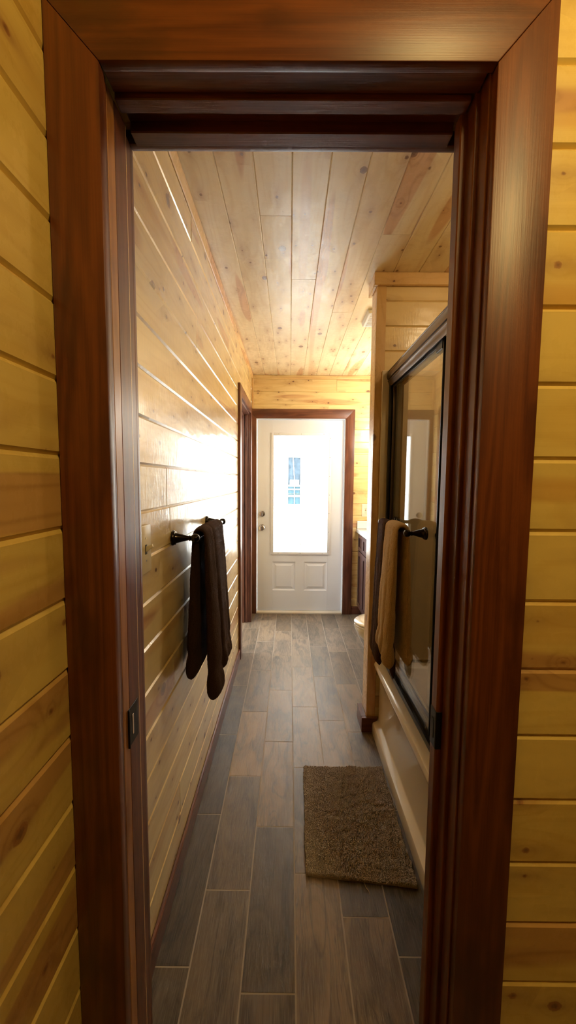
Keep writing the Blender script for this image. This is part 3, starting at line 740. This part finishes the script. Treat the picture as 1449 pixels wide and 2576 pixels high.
# bath mat -----------------------------------------------------------
RX = [(.080, 1.784), (.462, 1.786), (.455, 1.228), (.070, 1.268)]
def rug_pt(a, b):
    x = (RX[3][0] * (1 - a) + RX[2][0] * a) * (1 - b) + (RX[0][0] * (1 - a) + RX[1][0] * a) * b
    y = (RX[3][1] * (1 - a) + RX[2][1] * a) * (1 - b) + (RX[0][1] * (1 - a) + RX[1][1] * a) * b
    e = .004 * (vnoise(a * 9, b * 9, 2) - .5)
    return x + e, y + e * .7 - .012 * math.sin(a * PI) * (1 - b) * 0
RUG = thing('bath_mat', 'taupe chenille bath mat on the tiled floor beside the bathtub', 'bath mat', (.265, 1.51, 0))
NA, NB_ = 70, 100
vs, fs = [], []
for j in range(NB_ + 1):
    for i in range(NA + 1):
        x, y = rug_pt(i / NA, j / NB_); vs.append((x, y, .007 + .0025 * vnoise(i * .5, j * .5, 4) + .002 * math.sin(i * .35)))
for j in range(NB_):
    for i in range(NA):
        k = j * (NA + 1) + i; fs.append([k, k + 1, k + NA + 2, k + NA + 1])
n0 = len(vs); per = [i for i in range(NA + 1)] + [j * (NA + 1) + NA for j in range(1, NB_ + 1)] + [NB_ * (NA + 1) + i for i in range(NA - 1, -1, -1)] + [j * (NA + 1) for j in range(NB_ - 1, 0, -1)]
for k in per: vs.append((vs[k][0], vs[k][1], .0008))
L = len(per)
for k in range(L): fs.append([per[k], n0 + k, n0 + (k + 1) % L, per[(k + 1) % L]])
fs.append([n0 + k for k in range(L)])
m = MB(); m.add(vs, fs, 1); m.build('mat_base', MATB, RUG, smooth=False)
m = MB(); rr = random.Random(5)
na, nb = 88, 128
for j in range(nb):
    for i in range(na):
        a = (i + .5 + rr.uniform(-.45, .45)) / na; b = (j + .5 + rr.uniform(-.45, .45)) / nb
        x, y = rug_pt(a, b)
        clump = vnoise(a * 14, b * 30, 9)
        h = .007 + .006 * clump + rr.uniform(-.001, .0025); ang = rr.gauss(.2, .9) + 2.5 * vnoise(a * 10, b * 12, 11)
        lx, ly = math.cos(ang), math.sin(ang); lw, ww = rr.uniform(.0026, .0046), rr.uniform(.0014, .0022)
        ring = [(1, 0), (.5, .9), (-.5, .9), (-1, 0), (-.5, -.9), (.5, -.9)]
        tx, ty = rr.uniform(-.002, .002), rr.uniform(-.002, .002)
        V = []
        for sc, zz, tt in ((.75, .005, 0), (1.0, .005 + h * .6, .6), (.6, .005 + h * .95, 1)):
            for p_, q_ in ring: V.append((x + tx * tt + (lx * p_ * lw - ly * q_ * ww) * sc, y + ty * tt + (ly * p_ * lw + lx * q_ * ww) * sc, zz))
        V.append((x + tx, y + ty, .005 + h))
        F = []
        for s_ in range(2):
            for k in range(6): F.append([s_ * 6 + k, s_ * 6 + (k + 1) % 6, (s_ + 1) * 6 + (k + 1) % 6, (s_ + 1) * 6 + k])
        for k in range(6): F.append([12 + k, 12 + (k + 1) % 6, 18])
        m.add(V, F, 1)
o = m.build('pile', MAT, RUG, smooth=True, fix=False); o['kind'] = 'stuff'
m = MB(); m.tube([(.272, 1.245, .006), (.276, 1.230, .004), (.284, 1.218, .002), (.286, 1.206, .0015)], .0009, 6); m.build('loose_thread', TAN, RUG)

# light switch ---------------------------------------------------------
LS = thing('light_switch', 'ivory toggle light switch plate on the left wall beside the towel bar', 'light switch', (XL, 1.016, 1.22))
m = MB(); m.box(XL + .0005, XL + .0085, .976, 1.056, 1.156, 1.286, bev=.003, seg=2); m.build('cover_plate', IVORY, LS, smooth='auto')
m = MB(); m.box(XL + .008, XL + .0095, 1.010, 1.022, 1.208, 1.234, bev=.0003); m.build('toggle_slot', DARKSLOT, LS)
m = MB(); m.prism([(XL + .008, 1.213), (XL + .008, 1.229), (XL + .026, 1.236), (XL + .028, 1.228)], 1, 1.0125, 1.0195, bev=.001); m.build('toggle', IVORY_L, LS)
for z in (1.191, 1.251):
    m = MB(); m.lathe((XL + .008, 1.016, z), (1, 0, 0), [(0, .0036), (.0012, .0032), (.0012, 0)], 12); m.build('screw', NICKEL, LS)
# outlet ----------------------------------------------------------------
OL = thing('wall_outlet', 'almond outlet plate on the far wall above the vanity counter', 'outlet', (.790, YB, 1.105))
m = MB(); m.box(.752, .828, YB - .007, YB - .0005, 1.040, 1.170, bev=.002, seg=2); m.build('cover_plate', IVORY_L, OL, smooth='auto')
m = MB(); m.box(.773, .807, YB - .010, YB - .006, 1.073, 1.138, bev=.001); R_ = m.build('receptacle', IVORY_L, OL)
for z in (1.086, 1.124):
    m = MB()
    for x in (.784, .796): m.box(x - .0012, x + .0012, YB - .0104, YB - .0098, z - .004, z + .004, bev=0)
    m.box(.788, .792, YB - .0104, YB - .0098, z - .010, z - .006, bev=0)
    m.build('socket_slots', DARKSLOT, R_)
m = MB(); m.box(.784, .796, YB - .0115, YB - .0098, 1.107, 1.112, bev=.0003); m.build('reset_button', REDBTN, R_)
m = MB(); m.box(.784, .796, YB - .0115, YB - .0098, 1.099, 1.104, bev=.0003); m.build('test_button', DARKSLOT, R_)
# ceiling fan grille
EF = thing('exhaust_fan', 'white square exhaust fan cover on the ceiling near the partition', 'exhaust fan', (.60, 2.60, CEIL))
m = MB(); m.prism([(.476, CEIL - .0005), (.486, CEIL - .026), (.724, CEIL - .026), (.734, CEIL - .0005)], 1, 2.49, 2.71, bev=.004); m.build('cover', VINYL, EF, smooth='auto')
m = MB()
for i in range(9): m.box(.50, .71, 2.515 + i * .021, 2.523 + i * .021, CEIL - .0285, CEIL - .025, bev=.0005)
m.build('louvres', WHITE, EF)

# vanity ------------------------------------------------------------------
VA = thing('vanity_cabinet', 'dark espresso vanity cabinet with panelled drawers against the right wall', 'vanity', (.95, 3.5, 0))
VX, VY0, VY1 = .735, 3.05, 3.985
m = MB(); m.box(VX, XR - .002, VY0, VY1, .10, .874, bev=.001, grain=2); m.box(VX + .06, XR - .002, VY0 + .01, VY1, 0, .10, bev=0, grain=1); m.build('body', CAB, VA)
def shaker(name, y0, y1, z0, z1):
    mm = MB(); w = .048 if z1 - z0 > .25 else .036; x0, x1 = VX - .020, VX - .0005
    mm.box(x0, x1, y0, y0 + w, z0, z1, bev=.0012); mm.box(x0, x1, y1 - w, y1, z0, z1, bev=.0012)
    mm.box(x0, x1, y0 + w, y1 - w, z0, z0 + w, bev=.0012); mm.box(x0, x1, y0 + w, y1 - w, z1 - w, z1, bev=.0012)
    mm.box(x0 + .010, x1, y0 + w, y1 - w, z0 + w, z1 - w, bev=0, grain=2)
    return mm.build(name, CAB, VA)
ys = [3.06, 3.285, 3.51, 3.735, 3.975]
for a, b in zip(ys[:-1], ys[1:]):
    shaker('drawer', a + .003, b - .003, .700, .862); shaker('door', a + .003, b - .003, .112, .690)
CT = thing('countertop', 'white cultured marble counter on top of the dark vanity', 'countertop', (.95, 3.5, .875))
m = MB(); m.box(.700, XR - .002, VY0 - .015, VY1 + .012, .8755, .915, bev=.006, seg=3); m.build('slab', COUNTER, CT, smooth='auto')
m = MB(); m.box(.706, XR - .002, VY1 - .006, VY1 + .0125, .9155, .994, bev=.003); m.build('side_splash', COUNTER, CT, smooth='auto')

# toilet -------------------------------------------------------------------
TO = thing('toilet', 'white toilet with closed lid showing past the pine partition', 'toilet', (.80, 2.62, 0))
def ell(cx, cy, rx, ry, z, n=40, egg=.12):
    P = []
    for k in range(n):
        a = 2 * PI * k / n; c, s_ = math.cos(a), math.sin(a)
        P.append((cx + rx * c, cy + ry * s_ * (1 + egg * c), z))
    return P
tipx = .458
m = MB()
R = [(.66, 1.00, .105, 0), (.655, 1.00, .105, .03), (.66, 1.00, .095, .10), (.645, 1.00, .10, .16), (.60, 1.00, .125, .22), (.53, .98, .155, .29), (.485, .96, .175, .345), (.468, .96, .183, .385), (.466, .96, .184, .400), (.480, .95, .175, .405)]
m.loft([ell((a + b) / 2, 2.62, (b - a) / 2, w, z) for a, b, w, z in R]); m.build('bowl', PORC, TO, smooth=True)
m = MB(); m.loft([ell((tipx + .93) / 2, 2.62, (.93 - tipx) / 2 - i, .188 - i, z) for i, z in ((.006, .4055), (0, .409), (0, .418), (.004, .422))]); m.build('seat', PORC, TO, smooth='auto')
m = MB(); m.loft([ell((tipx + .93) / 2, 2.62, (.93 - tipx) / 2 - i, .188 - i, z) for i, z in ((.005, .4235), (.0, .427), (0, .436), (.008, .442), (.05, .446), (.15, .448))]); m.build('lid', PORC, TO, smooth='auto')
m = MB(); m.box(.98, 1.195, 2.42, 2.82, .40, .74, bev=.02, seg=3); m.build('tank', PORC, TO, smooth='auto')
m = MB(); m.box(.965, 1.2, 2.41, 2.83, .7405, .775, bev=.01, seg=3); m.build('tank_lid', PORC, TO, smooth='auto')
m = MB(); m.box(.90, 1.0, 2.50, 2.74, .0, .40, bev=.015, seg=3); m.build('pedestal', PORC, TO, smooth='auto')

# lamps ---------------------------------------------------------------------
VL = thing('wall_lamp', 'bronze vanity light bar with three glass shades on the right wall above the counter', 'light fixture', (XR, 3.42, 2.1))
m = MB(); m.box(XR - .03, XR - .001, 3.15, 3.70, 2.07, 2.13, bev=.004); m.build('back_plate', BRONZE, VL)
for y in (3.23, 3.42, 3.62):
    m = MB(); m.lathe((XR - .12, y, 2.10), (0, 0, -1), [(-.02, .015), (0, .03), (.06, .05), (.11, .062), (.112, .055), (.112, 0)], 20); m.build('shade', SHADE, VL, smooth='auto')
    m = MB(); m.tube([(XR - .03, y, 2.10), (XR - .12, y, 2.115)], .008, 8); m.build('arm', BRONZE, VL)
HL = thing('ceiling_light', 'round flush ceiling lamp in the hall before the doorway', 'light fixture', (.50, -.05, CEIL))
m = MB(); m.lathe((.50, -.05, CEIL - .001), (0, 0, -1), [(0, .15), (.02, .15), (.022, .14)], 32); m.build('base', BRONZE, HL)
m = MB(); m.lathe((.50, -.05, CEIL - .021), (0, 0, -1), [(0, .138), (.03, .12), (.05, .07), (.056, .0)], 32); m.build('shade', SHADE, HL, smooth='auto')

def light(name, kind, loc, power, col, size=.1, rot=None, **kw):
    d = bpy.data.lights.new(name, kind); d.energy = power; d.color = col
    if kind == 'POINT': d.shadow_soft_size = size
    if kind == 'AREA': d.size = size
    for k, v in kw.items(): setattr(d, k, v)
    o = bpy.data.objects.new(name, d); C.objects.link(o); o.location = loc
    if rot: o.rotation_euler = rot
    return o
WARM = (1.0, .715, .24)
light('hall_lamp', 'POINT', (.50, -.05, CEIL - .12), 22.0, WARM, .10)
light('vanity_lamp', 'POINT', (XR - .20, 3.42, 1.96), 35.0, (1.0, .955, .83), .13)
SL = thing('ceiling_light', 'small recessed ceiling light above the bathtub behind the sliding door', 'light fixture', (.95, 1.35, CEIL))
m = MB(); m.lathe((.95, 1.35, CEIL - .0045), (0, 0, -1), [(0, .085), (.006, .085), (.008, .070), (.004, .066), (.004, 0)], 32); m.build('trim_ring', VINYL, SL, smooth='auto')
m = MB(); m.lathe((.95, 1.35, CEIL - .0095), (0, 0, -1), [(0, .060), (.002, .060), (.004, .0)], 24); m.build('lens', SHADE, SL)
light('shower_lamp', 'POINT', (.95, 1.35, CEIL - .06), 5.5, (1.0, .76, .42), .05)
# daylight portals
p = light('door_portal', 'AREA', ((GX0 + GX1) / 2, 4.10, (GZ0 + GZ1) / 2), 1, (1, 1, 1), 1.0, (PI / 2, 0, PI))
p.data.shape = 'RECTANGLE'; p.data.size = GX1 - GX0; p.data.size_y = GZ1 - GZ0; p.data.cycles.is_portal = True
p.rotation_euler = (-PI / 2, 0, 0)
p = light('window_portal', 'AREA', (-2.62, 3.1, 1.45), 1, (1, 1, 1), 1.0)
p.data.shape = 'RECTANGLE'; p.data.size = 1.25; p.data.size_y = 1.0; p.data.cycles.is_portal = True
p.rotation_euler = (0, -PI / 2, 0)

w = bpy.data.worlds.new('overcast_sky'); bpy.context.scene.world = w; w.use_nodes = True
nt = w.node_tree; bg = nt.nodes['Background']; bg.inputs[0].default_value = (.86, .93, 1.0, 1); bg.inputs[1].default_value = 31.0

# camera ----------------------------------------------------------------------
F_, P_, Y_, R_a, H_ = 970.57, -.0814, -.0036, .0082, 1.4075
cy, sy, cp, sp, cr, sr = math.cos(Y_), math.sin(Y_), math.cos(P_), math.sin(P_), math.cos(R_a), math.sin(R_a)
f = Vector((sy * cp, cy * cp, sp)); r0 = Vector((cy, -sy, 0)); u0 = Vector((-sy * sp, -cy * sp, cp))
r = r0 * cr + u0 * sr; u = -r0 * sr + u0 * cr
cd = bpy.data.cameras.new('camera'); cam = bpy.data.objects.new('camera', cd); C.objects.link(cam)
cd.sensor_fit = 'HORIZONTAL'; cd.sensor_width = 36; cd.lens = 36 * F_ / 1449; cd.clip_start = .02
M_ = Matrix(((r.x, u.x, -f.x, 0), (r.y, u.y, -f.y, 0), (r.z, u.z, -f.z, H_), (0, 0, 0, 1)))
cam.matrix_world = M_
S = bpy.context.scene; S.camera = cam
S.view_settings.view_transform = 'Standard'; S.view_settings.look = 'None'; S.view_settings.gamma = 1; S.view_settings.use_curve_mapping = False
S.view_settings.exposure = 0.0
S.cycles.use_denoising = True; S.cycles.max_bounces = 10; S.cycles.diffuse_bounces = 6; S.cycles.glossy_bounces = 5; S.cycles.transparent_max_bounces = 12
S.cycles.sample_clamp_indirect = 8.0; S.cycles.caustics_reflective = False; S.cycles.caustics_refractive = False
S.cycles.use_adaptive_sampling = True; S.cycles.adaptive_threshold = .06; S.cycles.adaptive_min_samples = 16
S.cycles.max_bounces = 6; S.cycles.diffuse_bounces = 4; S.cycles.glossy_bounces = 3; S.cycles.transparent_max_bounces = 8
